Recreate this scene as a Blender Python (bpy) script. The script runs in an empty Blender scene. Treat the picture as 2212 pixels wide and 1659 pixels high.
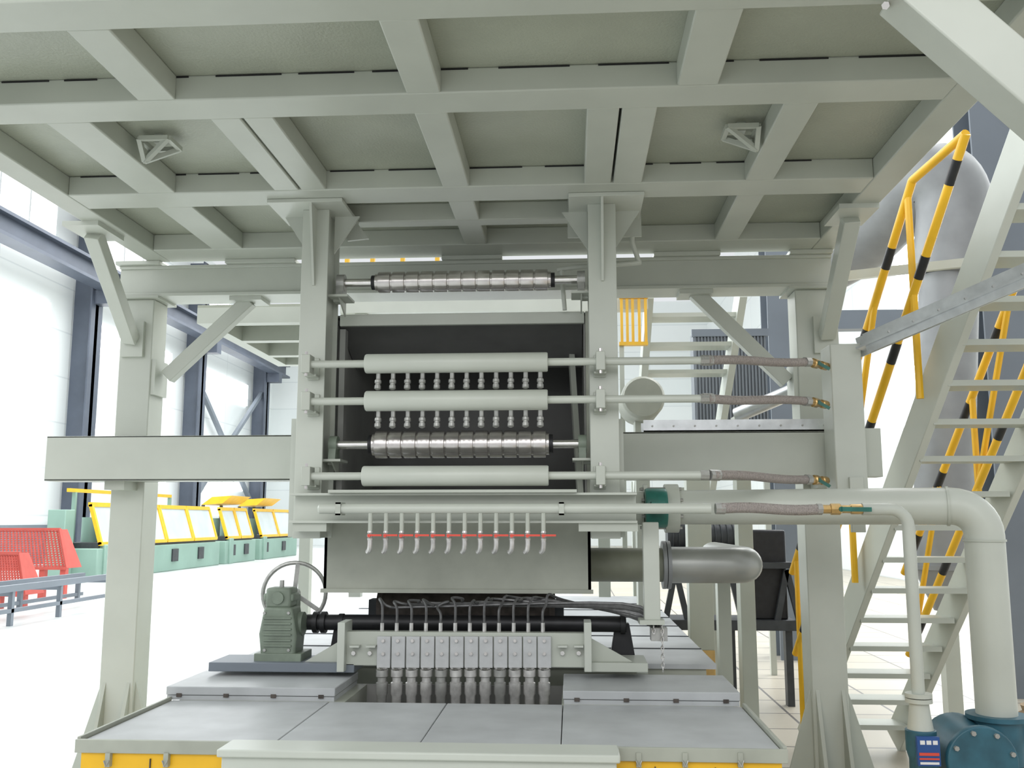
import bpy, math, random
from mathutils import Vector, Euler, Matrix
random.seed(4)
S=bpy.context.scene
COL=S.collection
S.view_settings.view_transform='Standard'
# ---------------------------------------------------------------- camera
F=2050.0; W=2212; H=1659; VX,VY=1235,1125
th=math.atan((VY-H/2)/F); ps=math.atan((VX-W/2)*math.cos(th)/F)
cam=bpy.data.cameras.new('camera'); camo=bpy.data.objects.new('camera',cam); COL.objects.link(camo)
CP=Vector((0,0,1.6)); camo.location=CP; camo.rotation_euler=(math.pi/2+th,0,ps)
cam.sensor_width=36; cam.lens=36*F/W; cam.clip_end=300; cam.clip_start=0.05
S.camera=camo
R=Euler((math.pi/2+th,0,ps)).to_matrix()
def at(px,py,Y):
    r=R@Vector(((px-W/2)/F,-(py-H/2)/F,-1)); return CP+r*(Y/r.y)
def atz(px,py,z):
    r=R@Vector(((px-W/2)/F,-(py-H/2)/F,-1)); return CP+r*((z-CP.z)/r.z)
# ---------------------------------------------------------------- materials
def mat(name,col,rough=.5,metal=0,noise=.06,scale=6,bump=0,bscale=200,emit=0,ecol=None,spec=.5):
    m=bpy.data.materials.new(name); m.use_nodes=True; nt=m.node_tree; b=nt.nodes['Principled BSDF']
    b.inputs['Roughness'].default_value=rough; b.inputs['Metallic'].default_value=metal
    b.inputs['Specular IOR Level'].default_value=spec
    tc=nt.nodes.new('ShaderNodeTexCoord'); n=nt.nodes.new('ShaderNodeTexNoise'); n.inputs['Scale'].default_value=scale
    n.inputs['Detail'].default_value=4
    nt.links.new(tc.outputs['Object'],n.inputs['Vector'])
    cr=nt.nodes.new('ShaderNodeValToRGB'); cr.color_ramp.elements[0].position=.3; cr.color_ramp.elements[1].position=.7
    cr.color_ramp.elements[0].color=[max(0,c*(1-noise)) for c in col]+[1]; cr.color_ramp.elements[1].color=[min(1,c*(1+noise)) for c in col]+[1]
    nt.links.new(n.outputs['Fac'],cr.inputs['Fac']); nt.links.new(cr.outputs['Color'],b.inputs['Base Color'])
    if bump:
        n2=nt.nodes.new('ShaderNodeTexNoise'); n2.inputs['Scale'].default_value=bscale
        nt.links.new(tc.outputs['Object'],n2.inputs['Vector'])
        bp=nt.nodes.new('ShaderNodeBump'); bp.inputs['Strength'].default_value=bump; bp.inputs['Distance'].default_value=.01
        nt.links.new(n2.outputs['Fac'],bp.inputs['Height']); nt.links.new(bp.outputs['Normal'],b.inputs['Normal'])
    if emit:
        b.inputs['Emission Color'].default_value=list(ecol or col)+[1]; b.inputs['Emission Strength'].default_value=emit
    return m
CREAM=mat('cream_paint',(.465,.49,.43),.38,0,.05,3)
CREAML=mat('pale_cream_paint',(.52,.545,.485),.36,0,.05,3)
CREAMD=mat('dusty_cream_paint',(.38,.395,.335),.5,0,.12,5)
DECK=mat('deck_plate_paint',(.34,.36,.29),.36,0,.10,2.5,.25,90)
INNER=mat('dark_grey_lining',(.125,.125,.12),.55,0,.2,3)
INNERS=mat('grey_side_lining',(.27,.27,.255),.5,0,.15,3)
GALV=mat('galvanised_steel',(.62,.64,.65),.32,.75,.12,14)
COVER=mat('grey_cover_paint',(.43,.445,.45),.45,0,.11,5)
PLATE=mat('grey_plate_paint',(.50,.51,.51),.4,.1,.05,30)
STEEL=mat('worn_steel',(.62,.59,.57),.25,.85,.08,25)
SHINY=mat('bright_steel',(.70,.68,.66),.2,.9,.06,30)
NSTEEL=mat('nozzle_steel',(.58,.57,.55),.28,.45,.2,30)
DSTEEL=mat('dull_nozzle_steel',(.40,.40,.38),.38,.5,.15,30)
BLACK=mat('black_metal',(.022,.022,.024),.45,.3,.2,20)
DARK=mat('dark_machine',(.05,.055,.06),.5,.3,.2,10)
YEL=mat('yellow_paint',(.83,.47,.015),.4,0,.08,5)
RED=mat('red_paint',(.52,.09,.07),.5,0,.08,5)
REDM=mat('red_valve_handle',(.72,.08,.05),.4,0,.05,5)
BRASS=mat('brass',(.62,.42,.18),.3,.9,.15,30)
HOSE=mat('braided_hose',(.48,.43,.405),.35,.6,.2,160,.6,400)
GREEN=mat('green_gearbox_paint',(.19,.23,.18),.5,0,.15,14)
TEAL=mat('green_valve_paint',(.02,.14,.11),.4,0,.25,12)
GRNM=mat('pale_green_machine',(.24,.37,.31),.5,0,.1,1)
BLUE=mat('blue_pump_paint',(.03,.115,.16),.4,0,.25,10)
BLUEL=mat('blue_label',(.02,.08,.28),.4,0,.05,10)
WHITE=mat('white_label',(.8,.8,.8),.5,0,.02,10)
NAVY=mat('blue_grey_steel',(.075,.09,.12),.5,0,.15,1)
SLATE=mat('slate_grey_steel',(.17,.195,.225),.5,0,.1,1)
DUCT=mat('grey_duct',(.27,.28,.285),.5,.2,.12,4)
DUCTL=mat('light_grey_duct',(.36,.37,.35),.35,.4,.12,4)
OLIVE=mat('olive_pipe_paint',(.25,.26,.20),.5,0,.15,6)
WIN=mat('bright_window',(1,1,1),.5,0,0,1,emit=3.5,ecol=(.95,.98,1))
DADO=mat('grey_dado',(.18,.21,.24),.6,0,.08,1)
CLEAR=mat('clear_guard_panel',(.52,.58,.59),.15,0,.1,1)
WIRE=mat('grey_cable',(.12,.12,.12),.35,.4,.2,50)
SACK=mat('brown_sacking',(.32,.24,.15),.9,0,.2,20,.5,80)
RUST=mat('rusty_brown_drum',(.09,.075,.065),.7,.2,.4,20)
ORANGE=mat('cream_orange_reflection',(.55,.36,.13),.5,0,.3,6)  # orange reflected light put into the cream colour
CORR=mat('corrugated_grey',(.17,.19,.21),.5,.3,.05,1)
def wall_mat():
    m=bpy.data.materials.new('white_wall_panels'); m.use_nodes=True; nt=m.node_tree; b=nt.nodes['Principled BSDF']
    N=nt.nodes.new; L=nt.links.new
    tc=N('ShaderNodeTexCoord'); sx=N('ShaderNodeSeparateXYZ'); L(tc.outputs['Object'],sx.inputs[0])
    ad=N('ShaderNodeMath'); ad.operation='ADD'; L(sx.outputs['X'],ad.inputs[0]); L(sx.outputs['Y'],ad.inputs[1])
    cb=N('ShaderNodeCombineXYZ'); L(ad.outputs[0],cb.inputs['X']); L(sx.outputs['Z'],cb.inputs['Y'])
    br=N('ShaderNodeTexBrick'); br.offset=0; br.inputs['Scale'].default_value=1
    br.inputs['Brick Width'].default_value=5.6; br.inputs['Row Height'].default_value=1.8; br.inputs['Mortar Size'].default_value=.03
    br.inputs['Color1'].default_value=(.80,.83,.82,1); br.inputs['Color2'].default_value=(.77,.81,.80,1); br.inputs['Mortar'].default_value=(.66,.70,.70,1)
    L(cb.outputs[0],br.inputs['Vector']); L(br.outputs['Color'],b.inputs['Base Color']); b.inputs['Roughness'].default_value=.5
    return m
WALL=wall_mat()
def floor_mat():
    m=bpy.data.materials.new('concrete_and_slabs'); m.use_nodes=True; nt=m.node_tree; b=nt.nodes['Principled BSDF']
    N=nt.nodes.new; L=nt.links.new
    tc=N('ShaderNodeTexCoord'); sx=N('ShaderNodeSeparateXYZ'); L(tc.outputs['Object'],sx.inputs[0])
    n=N('ShaderNodeTexNoise'); n.inputs['Scale'].default_value=.9; n.inputs['Detail'].default_value=8; L(tc.outputs['Object'],n.inputs['Vector'])
    a=N('ShaderNodeValToRGB'); a.color_ramp.elements[0].color=(.47,.49,.475,1); a.color_ramp.elements[1].color=(.68,.70,.68,1); a.color_ramp.elements[0].position=.3;a.color_ramp.elements[1].position=.6
    L(n.outputs['Fac'],a.inputs['Fac'])
    br=N('ShaderNodeTexBrick'); br.offset=0; br.inputs['Scale'].default_value=1
    br.inputs['Brick Width'].default_value=.9; br.inputs['Row Height'].default_value=.6; br.inputs['Mortar Size'].default_value=.012
    br.inputs['Color1'].default_value=(.43,.39,.31,1); br.inputs['Color2'].default_value=(.50,.46,.38,1); br.inputs['Mortar'].default_value=(.12,.11,.1,1)
    L(tc.outputs['Object'],br.inputs['Vector'])
    mt=N('ShaderNodeMath'); mt.operation='GREATER_THAN'; mt.inputs[1].default_value=.2; L(sx.outputs['X'],mt.inputs[0])
    mx=N('ShaderNodeMix'); mx.data_type='RGBA'; L(mt.outputs[0],mx.inputs['Factor']); L(a.outputs['Color'],mx.inputs['A']); L(br.outputs['Color'],mx.inputs['B'])
    L(mx.outputs['Result'],b.inputs['Base Color']); b.inputs['Roughness'].default_value=.35
    return m
FLOOR=floor_mat()
# ---------------------------------------------------------------- mesh builder
class MB:
    def __init__(s): s.v=[]; s.f=[]
    def add(s,vs,fs):
        o=len(s.v); s.v+= [Vector(v) for v in vs]; s.f+=[[i+o for i in f] for f in fs]; return s
    def box(s,x0,x1,y0,y1,z0,z1):
        x0,x1=sorted((x0,x1)); y0,y1=sorted((y0,y1)); z0,z1=sorted((z0,z1))
        return s.add([(x0,y0,z0),(x1,y0,z0),(x1,y1,z0),(x0,y1,z0),(x0,y0,z1),(x1,y0,z1),(x1,y1,z1),(x0,y1,z1)],
          [(0,3,2,1),(4,5,6,7),(0,1,5,4),(1,2,6,5),(2,3,7,6),(3,0,4,7)])
    def px(s,x0,y0,x1,y1,Y,d):
        ym=(y0+y1)/2; xm=(x0+x1)/2
        return s.box(at(x0,ym,Y).x,at(x1,ym,Y).x,Y,Y+d,at(xm,y1,Y).z,at(xm,y0,Y).z)
    def bar(s,p,q,w,h,up=(0,0,1)):
        p=Vector(p);q=Vector(q);d=(q-p).normalized(); u=Vector(up)
        a=d.cross(u)
        if a.length<1e-3: a=d.cross(Vector((0,1,0)))
        a.normalize(); c=a.cross(d).normalized(); vs=[]
        for o in (p,q):
            for i,j in ((-1,-1),(1,-1),(1,1),(-1,1)): vs.append(o+a*(i*w/2)+c*(j*h/2))
        return s.add(vs,[(0,1,2,3),(7,6,5,4),(0,4,5,1),(1,5,6,2),(2,6,7,3),(3,7,4,0)])
    def prism(s,pts,vec):
        n=len(pts); vec=Vector(vec); a=[Vector(p) for p in pts]
        return s.add(a+[p+vec for p in a],[list(range(n)),list(range(2*n-1,n-1,-1))]+[[i,i+n,(i+1)%n+n,(i+1)%n] for i in range(n)])
    def lathe(s,p,q,prof,n=20):
        p=Vector(p);q=Vector(q);L=(q-p).length;d=(q-p)/L
        a=d.orthogonal().normalized(); b=d.cross(a); vs=[];fs=[]
        for t,r in prof:
            for k in range(n):
                g=2*math.pi*k/n; vs.append(p+d*(t*L)+(a*math.cos(g)+b*math.sin(g))*r)
        m=len(prof)
        for i in range(m-1):
            for k in range(n): fs.append((i*n+k,i*n+(k+1)%n,(i+1)*n+(k+1)%n,(i+1)*n+k))
        fs.append(list(range(n-1,-1,-1))); fs.append([(m-1)*n+k for k in range(n)])
        return s.add(vs,fs)
    def cyl(s,p,q,r,n=16): return s.lathe(p,q,[(0,r),(1,r)],n)
    def tube(s,pts,r,n=8,closed=False,smooth=0):
        P=[Vector(p) for p in pts]
        if smooth and not closed:
            Q=[]
            for i in range(len(P)-1):
                p0=P[max(i-1,0)];p1=P[i];p2=P[i+1];p3=P[min(i+2,len(P)-1)]
                for k in range(smooth):
                    t=k/smooth
                    Q.append(.5*((2*p1)+(p2-p0)*t+(2*p0-5*p1+4*p2-p3)*t*t+(3*p1-p0-3*p2+p3)*t**3))
            Q.append(P[-1]); P=Q
        m=len(P); vs=[];fs=[];a=None
        for i in range(m):
            if closed: d=(P[(i+1)%m]-P[i-1]).normalized()
            else: d=(P[min(i+1,m-1)]-P[max(i-1,0)]).normalized()
            a=d.orthogonal().normalized() if a is None else (a-d*a.dot(d)).normalized()
            b=d.cross(a)
            for k in range(n):
                g=2*math.pi*k/n; vs.append(P[i]+(a*math.cos(g)+b*math.sin(g))*r)
        for i in range(m if closed else m-1):
            for k in range(n):
                j=(i+1)%m; fs.append((i*n+k,i*n+(k+1)%n,j*n+(k+1)%n,j*n+k))
        if not closed: fs.append(list(range(n-1,-1,-1))); fs.append([(m-1)*n+k for k in range(n)])
        return s.add(vs,fs)
    def build(s,name,material,parent=None,bevel=0,**tags):
        off=Vector((0,0,0)); o=parent
        while o: off+=o.location; o=o.parent
        me=bpy.data.meshes.new(name); me.from_pydata([v-off for v in s.v],[],s.f)
        me.materials.append(material)
        import bmesh
        bm=bmesh.new(); bm.from_mesh(me); bmesh.ops.recalc_face_normals(bm,faces=bm.faces); bm.to_mesh(me); bm.free()
        for p in me.polygons: p.use_smooth=True
        me.set_sharp_from_angle(angle=math.radians(38)); me.update()
        ob=bpy.data.objects.new(name,me); COL.objects.link(ob)
        if parent: ob.parent=parent
        if bevel:
            md=ob.modifiers.new('bevel','BEVEL'); md.width=bevel; md.segments=2; md.limit_method='ANGLE'; md.harden_normals=False
        for k,v in tags.items(): ob[k]=v
        return ob
def thing(name,loc,label,cat,group=None):
    o=bpy.data.objects.new(name,None); COL.objects.link(o); o.location=loc; o.empty_display_size=.1
    o['label']=label; o['category']=cat
    if group: o['group']=group
    return o
def M(): return MB()
# ---------------------------------------------------------------- setting
M().box(-20,9,-4,62,-.1,0).build('floor',FLOOR,kind='structure')
M().box(-20.3,-20,-4,62,0,16).build('wall_left',WALL,kind='structure')
M().box(-20,9,62,62.3,0,16).build('wall_back',WALL,kind='structure')
M().box(9,9.3,6,62,0,16).build('wall_right',WALL,kind='structure')
M().box(-20,-19.9,-4,62,0,1.45).build('trim_1',DADO,kind='structure')
k=1
for y0 in (27,38.2,49.5):
    for z0,z1 in ((3.4,5.6),(8.6,9.9),(12.2,14.2)):
        w=M().box(-20,-19.93,y0,y0+7.5,z0,z1).build('window_%d'%k,WIN,kind='structure')
        for a in (0,.25,.5,.75,1): M().box(-19.94,-19.88,y0+7.5*a-.05,y0+7.5*a+.05,z0,z1).build('window_frame',WALL,w)
        k+=1
for z0 in (3,7):
    M().box(8.93,9,12,26,z0,z0+2.6).build('window_%d'%k,WIN,kind='structure'); k+=1
hallY=(36.3,47.5,58)
hl=['nearest dark blue steel hall column against the bright left wall','middle dark blue hall column, seen just right of the left platform column','farthest dark blue hall column against the left wall']
for yy,l in zip(hallY,hl):
    t=thing('hall_column',(-19.4,yy,0),l,'column','dark blue columns along the left wall')
    M().box(-19.9,-19.0,yy-.12,yy+.12,0,15).box(-19.06,-19.0,yy-.45,yy+.45,0,15).build('shaft',NAVY,t)
    M().box(-19.0,-18.2,yy-.3,yy+.3,10.2,10.75).build('crane_bracket',NAVY,t)
t=thing('crane_runway_beam',(-18.5,20,10.75),'long dark crane runway beam running along the left wall','beam')
M().box(-18.9,-18.2,12,60,10.75,10.87).build('flange',NAVY,t)
M().box(-18.9,-18.2,12,60,11.5,11.62).build('flange',NAVY,t)
M().box(-18.62,-18.48,12,60,10.87,11.5).build('web',NAVY,t)
for (a,b,l) in ((2.5,9.5,'thin diagonal wall brace rising to the farthest dark column'),(9.5,2.5,'thin diagonal wall brace falling to the farthest dark column')):
    o=M().bar((-19.5+(.15 if a<b else -.15),47.6,a),(-19.5+(.15 if a<b else -.15),57.9,b),.22,.22).build('wall_brace',SLATE); o['label']=l;o['category']='brace'
for (x0,x1,Y,l) in ((2120,2260,9.2,'wide slate blue hall column behind the right staircase'),(1655,1708,11.5,'slim slate hall column between the rear staircase and the right platform column')):
    a=at(x0,600,Y).x;b=at(x1,600,Y).x
    t=thing('hall_column',((a+b)/2,Y,0),l,'column')
    M().box(a,b,Y,Y+.03,0,9).build('flange',SLATE,t); M().box(a,b,Y+.4,Y+.43,0,9).build('flange',SLATE,t)
    M().box((a+b)/2-.03,(a+b)/2+.03,Y+.03,Y+.4,0,9).build('web',SLATE,t)
t=thing('hall_girt',(5,12.6,4),'dark horizontal wall girt crossing behind the staircase railings','beam')
M().box(2.6,8.9,12.5,12.7,4.1,4.35).build('girt_bar',SLATE,t); M().box(2.6,2.75,12.5,12.7,0,4.1).build('post',SLATE,t)
# ---------------------------------------------------------------- left background machines
def drawing_machine(y0,y1,l,raised):
    x0,x1=-14.2,-12.9; t=thing('drawing_machine',(-13.5,y0,0),l,'machine','green and yellow machines along the left aisle')
    M().box(x0,x1,y0,y1,0,.85).box(x0+.1,x1+.06,y0+.3,y0+.7,0,.95).build('base',GRNM,t,.03)
    n=max(2,int((y1-y0)/2)); w=(y1-y0-.4)/n
    M().box(x0+.1,x1-.1,y0+.2,y1-.2,.85,1.0).build('bed',DARK,t)
    for i in range(n):
        a=y0+.2+i*w
        g=M()
        for yy in (a,a+w-.12): g.bar((x1-.05,yy+.05,.95),(x1-.4,yy+.05,2.05),.1,.1)
        g.bar((x1-.4,a,2.05),(x1-.4,a+w-.08,2.05),.12,.12); g.bar((x1-.05,a,.97),(x1-.05,a+w-.08,.97),.1,.1)
        gf=g.build('guard_frame',YEL,t)
        M().bar((x1-.225,a+.1,1.5),(x1-.225,a+w-.1,1.5),.02,1.1,up=(-.35,0,1.1)).build('guard_panel',CLEAR,gf)
        M().cyl((x0+.4,a+w/2,1.0),(x0+.4,a+w/2,1.7),.25).build('drawing_block',GRNM,t)
        M().box(x1-.02,x1+.05,a+.3,a+.75,.3,.7).build('access_panel',DARK,t)
    if raised:
        M().prism([(x0+.1,y0+.5,2.2),(x0+.1,y0+2.6,2.2),(x0+.5,y0+2.6,2.5),(x0+.5,y0+.5,2.5)],(.8,0,.05)).build('raised_lid',YEL,t)
        M().box(x0+.1,x0+.2,y0+.5,y0+.6,1,2.2).build('lid_post',DARK,t); M().box(x0+.1,x0+.2,y0+2.4,y0+2.5,1,2.2).build('lid_post',DARK,t)
    else:
        M().box(x0+.1,x0+.6,y0-.5,y0,0,1.9).build('control_cabinet',GRNM,t,.02)
        M().bar((x0+.2,y0+.3,2.45),(x0+.2,y1-2,2.45),.1,.1).build('light_bar',YEL,t)
        for u in (.6,4,7): M().box(x0+.15,x0+.25,y0+u,y0+u+.1,1,2.4).build('light_post',GRNM,t)
drawing_machine(25.5,34.6,'longest green and yellow machine nearest in the left aisle',False)
drawing_machine(35.2,38.6,'green machine with raised yellow lid, second along the left aisle',True)
drawing_machine(39.2,44.5,'farthest green and yellow machine in the left aisle',True)
def mesh_guard(x0,x1,Y,z0,z1,l):
    t=thing('mesh_guard',((x0+x1)/2,Y,0),l,'guard','red mesh guards beside the left column')
    f=M()
    h=z1-z0
    A=(x0,Y,z0);B=(x1,Y,z0);C=(x1-.4*h,Y+.2,z1);D=(x0,Y+.2,z1)
    for p,q in ((A,B),(B,C),(C,D),(D,A)): f.bar(p,q,.06,.06)
    f.build('frame',RED,t)
    g=M()
    n=38
    for i in range(1,n):
        a=i/n; g.bar(Vector(A).lerp(Vector(B),a),Vector(D).lerp(Vector(C),a),.036,.012)
    for i in range(1,17):
        a=i/17; g.bar(Vector(A).lerp(Vector(D),a),Vector(B).lerp(Vector(C),a),.012,.024)
    g.build('mesh_panel',RED,t)
    M().prism([B,(x1,Y+.6,z0),(x1-.4*h,Y+.5,z1),C],(-.03,0,0)).build('side_panel',RED,t)
    for xx in (x0,x1-.15,x1-.6): M().box(xx,xx+.12,Y,Y+.12,0,z0).build('leg',RED,t)
mesh_guard(-13.6,-10.5,19.5,.62,1.42,'larger red mesh machine guard beside the left aisle')
mesh_guard(-12.2,-10.0,17.2,.25,1.0,'smaller red mesh guard at the left edge, low in front of the larger one')
t=thing('steel_rail_bed',(-8.9,15,0),'low grey steel rail bed on the floor in front of the red guards','rail bed')
for xx in (-9.35,-8.65): 
    M().box(xx,xx+.08,11.5,17.9,.52,.62).build('rail',SLATE,t)
    M().box(xx,xx+.06,11.5,17.9,.2,.26).build('lower_rail',SLATE,t)
for yy in (11.6,13,14.4,15.8,17.7):
    M().box(-9.35,-8.59,yy,yy+.07,.45,.52).box(-9.35,-9.28,yy,yy+.07,.12,.45).box(-8.66,-8.59,yy,yy+.07,.0,.45).build('trestle',SLATE,t)
# ---------------------------------------------------------------- platform
Z0=3.2; ZD=3.3
zx=lambda px,py: atz(px,py,Z0).x
PXL=zx(150,462)+.0; PXR=zx(2060,190)
pf=thing('steel_platform',(-.57,4.2,Z0),'large cream painted steel platform overhead with gridded beams and checker deck','platform')
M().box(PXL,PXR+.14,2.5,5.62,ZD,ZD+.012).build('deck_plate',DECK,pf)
TB=[(2.66,2.84),(3.37,3.55),(4.39,4.60),(5.36,5.62)]
for a,b in TB: M().box(PXL+.14,PXR,a,b,Z0,ZD).build('cross_beam',CREAM,pf,.006)
for a,b in ((PXL,PXL+.14),(PXR,PXR+.14)): M().box(a,b,2.5,5.62,Z0,ZD).build('edge_beam',CREAM,pf,.006)
def lb(xs,y0,y1,nm='joist'):
    for a,b in xs: M().box(a,b,y0,y1,Z0+.002,ZD).build(nm,CREAM,pf,.006)
L2=(zx(885,222),zx(958,220)); L4=(zx(208,350),zx(297,350)); L8=(zx(1690,232),zx(1767,228))
lb([(zx(303,224),zx(380,218)),L2,(zx(1462,190),zx(1550,190))],2.84,3.37)
lb([L4,(zx(452,257),zx(518,256)),(zx(524,256),zx(590,255)),L2,(zx(1268,238),zx(1338,238)),(zx(1344,238),zx(1420,235)),L8],3.55,4.39)
lb([L4,L2,L8],4.60,5.36)
M().box(zx(640,430),zx(1330,430),4.90,5.0,Z0,ZD).build('cross_beam',CREAM,pf,.006)
for Yf,zz in ((3.37,ZD-.006),(4.39,ZD-.006)):
    x=PXL+.2; g=M()
    while x<PXR-.3:
        L=random.uniform(.12,.3); g.box(x,x+L,Yf-.003,Yf,zz-.003,zz+.003); x+=L+random.uniform(.05,.12)
    g.build('weld_gap',BLACK,pf)
for (pxl,pyl) in ((345,325),(1600,300)):
    c=atz(pxl,pyl,Z0+.03); Y=c.y; x=c.x; s=-1 if pxl<1000 else 1
    g=M(); w=.065; zt=Z0+.06; zb=Z0-.02
    for p,q in (((x-w,Y-w,zt),(x+w,Y-w,zt)),((x+w,Y-w,zt),(x+w,Y+w,zt)),((x+w,Y+w,zt),(x-w,Y+w,zt)),((x-w,Y+w,zt),(x-w,Y-w,zt)),((x-w,Y-w,zt),(x+s*w,Y,zb)),((x+w,Y-w,zt),(x+s*w,Y,zb)),((x+w,Y+w,zt),(x+s*w,Y,zb)),((x-w,Y+w,zt),(x+s*w,Y,zb))):
        g.bar(p,q,.02,.02)
    g.bar((x,Y,zt),(x,Y,ZD),.04,.04)
    g.build('lifting_bracket',CREAM,pf)
# near diagonal brace
a=at(1950,-30,2.74);b=at(2460,410,2.74)
t=thing('diagonal_brace',(b.x,2.74,0),'thick cream diagonal brace crossing the upper right corner under the platform','brace')
M().bar(a,b,.15,.14,up=(0,1,0)).build('brace_bar',CREAML,t,.006)
M().cyl(at(1913,12,2.64),at(1913,12,2.74),.012,6).build('bolt',STEEL,t)
M().box(b.x-.05,b.x+.15,2.64,2.84,0,b.z+.05).build('end_post',CREAM,t,.006)
# ---------------------------------------------------------------- columns
YC0,YC1=5.62,5.82; ZB=2.98
XL0,XL1=at(258,750,YC0).x,at(328,750,YC0).x; XR0,XR1=at(1722,750,YC0).x,at(1797,750,YC0).x
def column(x0,x1,lab):
    xm=(x0+x1)/2
    t=thing('support_column',(xm,5.72,0),lab,'column','front columns of the platform')
    M().box(x0,x1,YC0,YC1,.02,ZB-.015).build('shaft',CREAML,t,.006)
    M().box(x0-.2,x1+.2,YC0-.2,YC1+.2,0,.02).build('base_plate',CREAM,t)
    M().box(x0-.04,x1+.04,YC0-.04,YC1+.04,ZB-.015,ZB).build('cap_plate',CREAM,t)
    for s,xx in ((-1,x0),(1,x1)):
        M().prism([(xx,YC0+.03,.02),(xx+s*.17,YC0+.03,.02),(xx+s*.17,YC0+.03,.1),(xx,YC0+.03,.66)],(0,.02,0)).build('base_gusset',CREAM,t)
    for xx in (x0+.02,x1-.04):
        M().prism([(xx,YC0,.02),(xx,YC0-.17,.02),(xx,YC0-.17,.1),(xx,YC0,.66)],(.02,0,0)).build('base_gusset',CREAM,t)
column(XL0,XL1,'left cream platform column in front of the bright aisle')
column(XR0,XR1,'right cream platform column between the machine and the staircase')
t=thing('header_beam',(-.57,5.72,ZB),'long cream header beam lying across the tops of both columns','beam')
M().box(XL0-.02,XR1+.02,5.60,5.84,ZB,ZB+.02).build('flange',CREAML,t,.003)
M().box(XL0-.02,XR1+.02,5.60,5.84,3.155,3.175).build('flange',CREAML,t,.003)
M().box(XL0-.02,XR1+.02,5.62,5.82,ZB+.02,3.155).build('web',CREAML,t)
for a,b in ((255,350),(490,640),(955,1085),(1412,1555),(1705,1797)):
    M().box(at(a,550,5.6).x,at(b,550,5.6).x,5.57,5.8,3.175,3.2).build('bearing_plate',CREAML,t,.003)
def knee(p,q,lab,up):
    t=thing('knee_brace',q,lab,'brace','knee braces at the column heads')
    M().bar(p,q,.085,.075,up=up).build('brace_bar',CREAML,t,.004)
    return t
a=at(203,497,4.93);a.z=3.17;b=at(283,735,5.58)
t=knee(a,b,'knee brace on the front of the left column, rising toward the viewer',(0,1,0))
M().box(a.x-.1,a.x+.1,a.y-.15,a.y+.15,3.175,3.2).build('end_plate',CREAML,t); M().box(b.x-.07,b.x+.07,5.59,5.62,b.z-.1,b.z+.12).build('end_plate',CREAML,t)
a=at(1838,468,4.9);a.z=3.17;b=at(1786,725,5.58)
t=knee(a,b,'knee brace on the front of the right column, rising toward the viewer',(0,1,0))
M().box(a.x-.1,a.x+.1,a.y-.15,a.y+.15,3.175,3.2).build('end_plate',CREAML,t); M().box(b.x-.07,b.x+.07,5.59,5.62,b.z-.1,b.z+.12).build('end_plate',CREAML,t)
a=at(540,650,5.72);b=at(362,815,5.72)
t=knee(a,b,'diagonal knee brace from the left column up to the header beam',(0,1,0))
M().box(a.x-.1,a.x+.1,5.63,5.81,2.955,2.98).build('end_plate',CREAML,t); M().box(XL1,XL1+.025,5.63,5.81,b.z-.12,b.z+.1).build('end_plate',CREAML,t)
a=at(1500,632,5.72);b=at(1700,825,5.72)
t=knee(a,b,'diagonal knee brace from the right column up to the header beam',(0,1,0))
M().box(a.x-.1,a.x+.1,5.63,5.81,2.955,2.98).build('end_plate',CREAML,t); M().box(XR0-.025,XR0,5.63,5.81,b.z-.12,b.z+.1).build('end_plate',CREAML,t)
# rear framework
ra=at(425,700,6.8).x; rb=at(690,700,6.8).x; RZ=3.06
t=thing('rear_platform',((ra+rb)/2,8,RZ),'second cream gangway platform behind the machine, seen left under the header beam','platform')
M().box(ra,rb,6.8,8.8,RZ+.12,RZ+.14).build('deck_plate',DECK,t)
for xx in (ra,rb-.1): M().box(xx,xx+.1,6.8,8.8,RZ,RZ+.12).build('joist',CREAM,t)
for yy in (6.8,7.5,8.2,8.7): M().box(ra+.1,rb-.1,yy,yy+.1,RZ,RZ+.12).build('cross_beam',CREAM,t)
xx=at(655,900,8.7).x; M().box(xx,xx+.1,8.7,8.8,0,RZ).build('post',CREAM,t)
t=thing('rear_beam',at(1000,672,7.6),'pale cream beam behind the hood carrying the yellow railing','beam')
M().px(735,643,1400,672,7.6,.12).build('beam_bar',CREAML,t)
for pc in (760,1290): M().px(pc,672,pc+25,1290,7.62,.08).build('post',CREAM,t)
z=at(1200,643,7.66).z
t=thing('yellow_railing',(0.2,7.66,z),'yellow guard railing on the far gangway behind the machine','railing')
for pxx in (745,800,865,940): 
    x=at(pxx,600,7.66).x; M().box(x,x+.035,7.64,7.68,z,z+.42).build('post',YEL,t)
xa=at(730,600,7.66).x;xb=at(1400,600,7.66).x
M().box(xa,xb,7.64,7.68,z+.0,z+.03).build('rail',YEL,t); M().box(xa,xb,7.64,7.68,z+.42,z+.46).build('rail',YEL,t)
t=thing('yellow_barrier',at(1370,740,7.5),'small yellow barred barrier seen just right of the right upright','railing')
for pc in (1340,1352,1364,1378,1392): M().px(pc,640,pc+6,742,7.5,.02).build('bar',YEL,t)
M().px(1338,738,1400,745,7.48,.06).build('rail',YEL,t); M().px(1338,636,1400,643,7.48,.06).build('rail',YEL,t); M().px(1342,745,1352,1240,7.52,.03).build('post',CREAM,t)
for (x0,x1,l) in ((1488,1540,'rear cream column with orange reflection painted on its foot behind the large duct'),(1598,1630,'slim rear cream post left of the right column')):
    Y=7.7 if x0==1488 else 6.9
    a=at(x0,1250,Y).x;b=at(x1,1250,Y).x
    t=thing('support_post',((a+b)/2,Y,0),l,'column')
    M().box(a,b,Y,Y+.16,.6 if x0==1488 else 0,2.35).build('shaft',CREAM,t,.004)
    if x0==1488: M().box(a,b,Y,Y+.16,0,.6).build('reflection_foot',ORANGE,t,.004)  # foot coloured to carry a painted orange reflection
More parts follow.
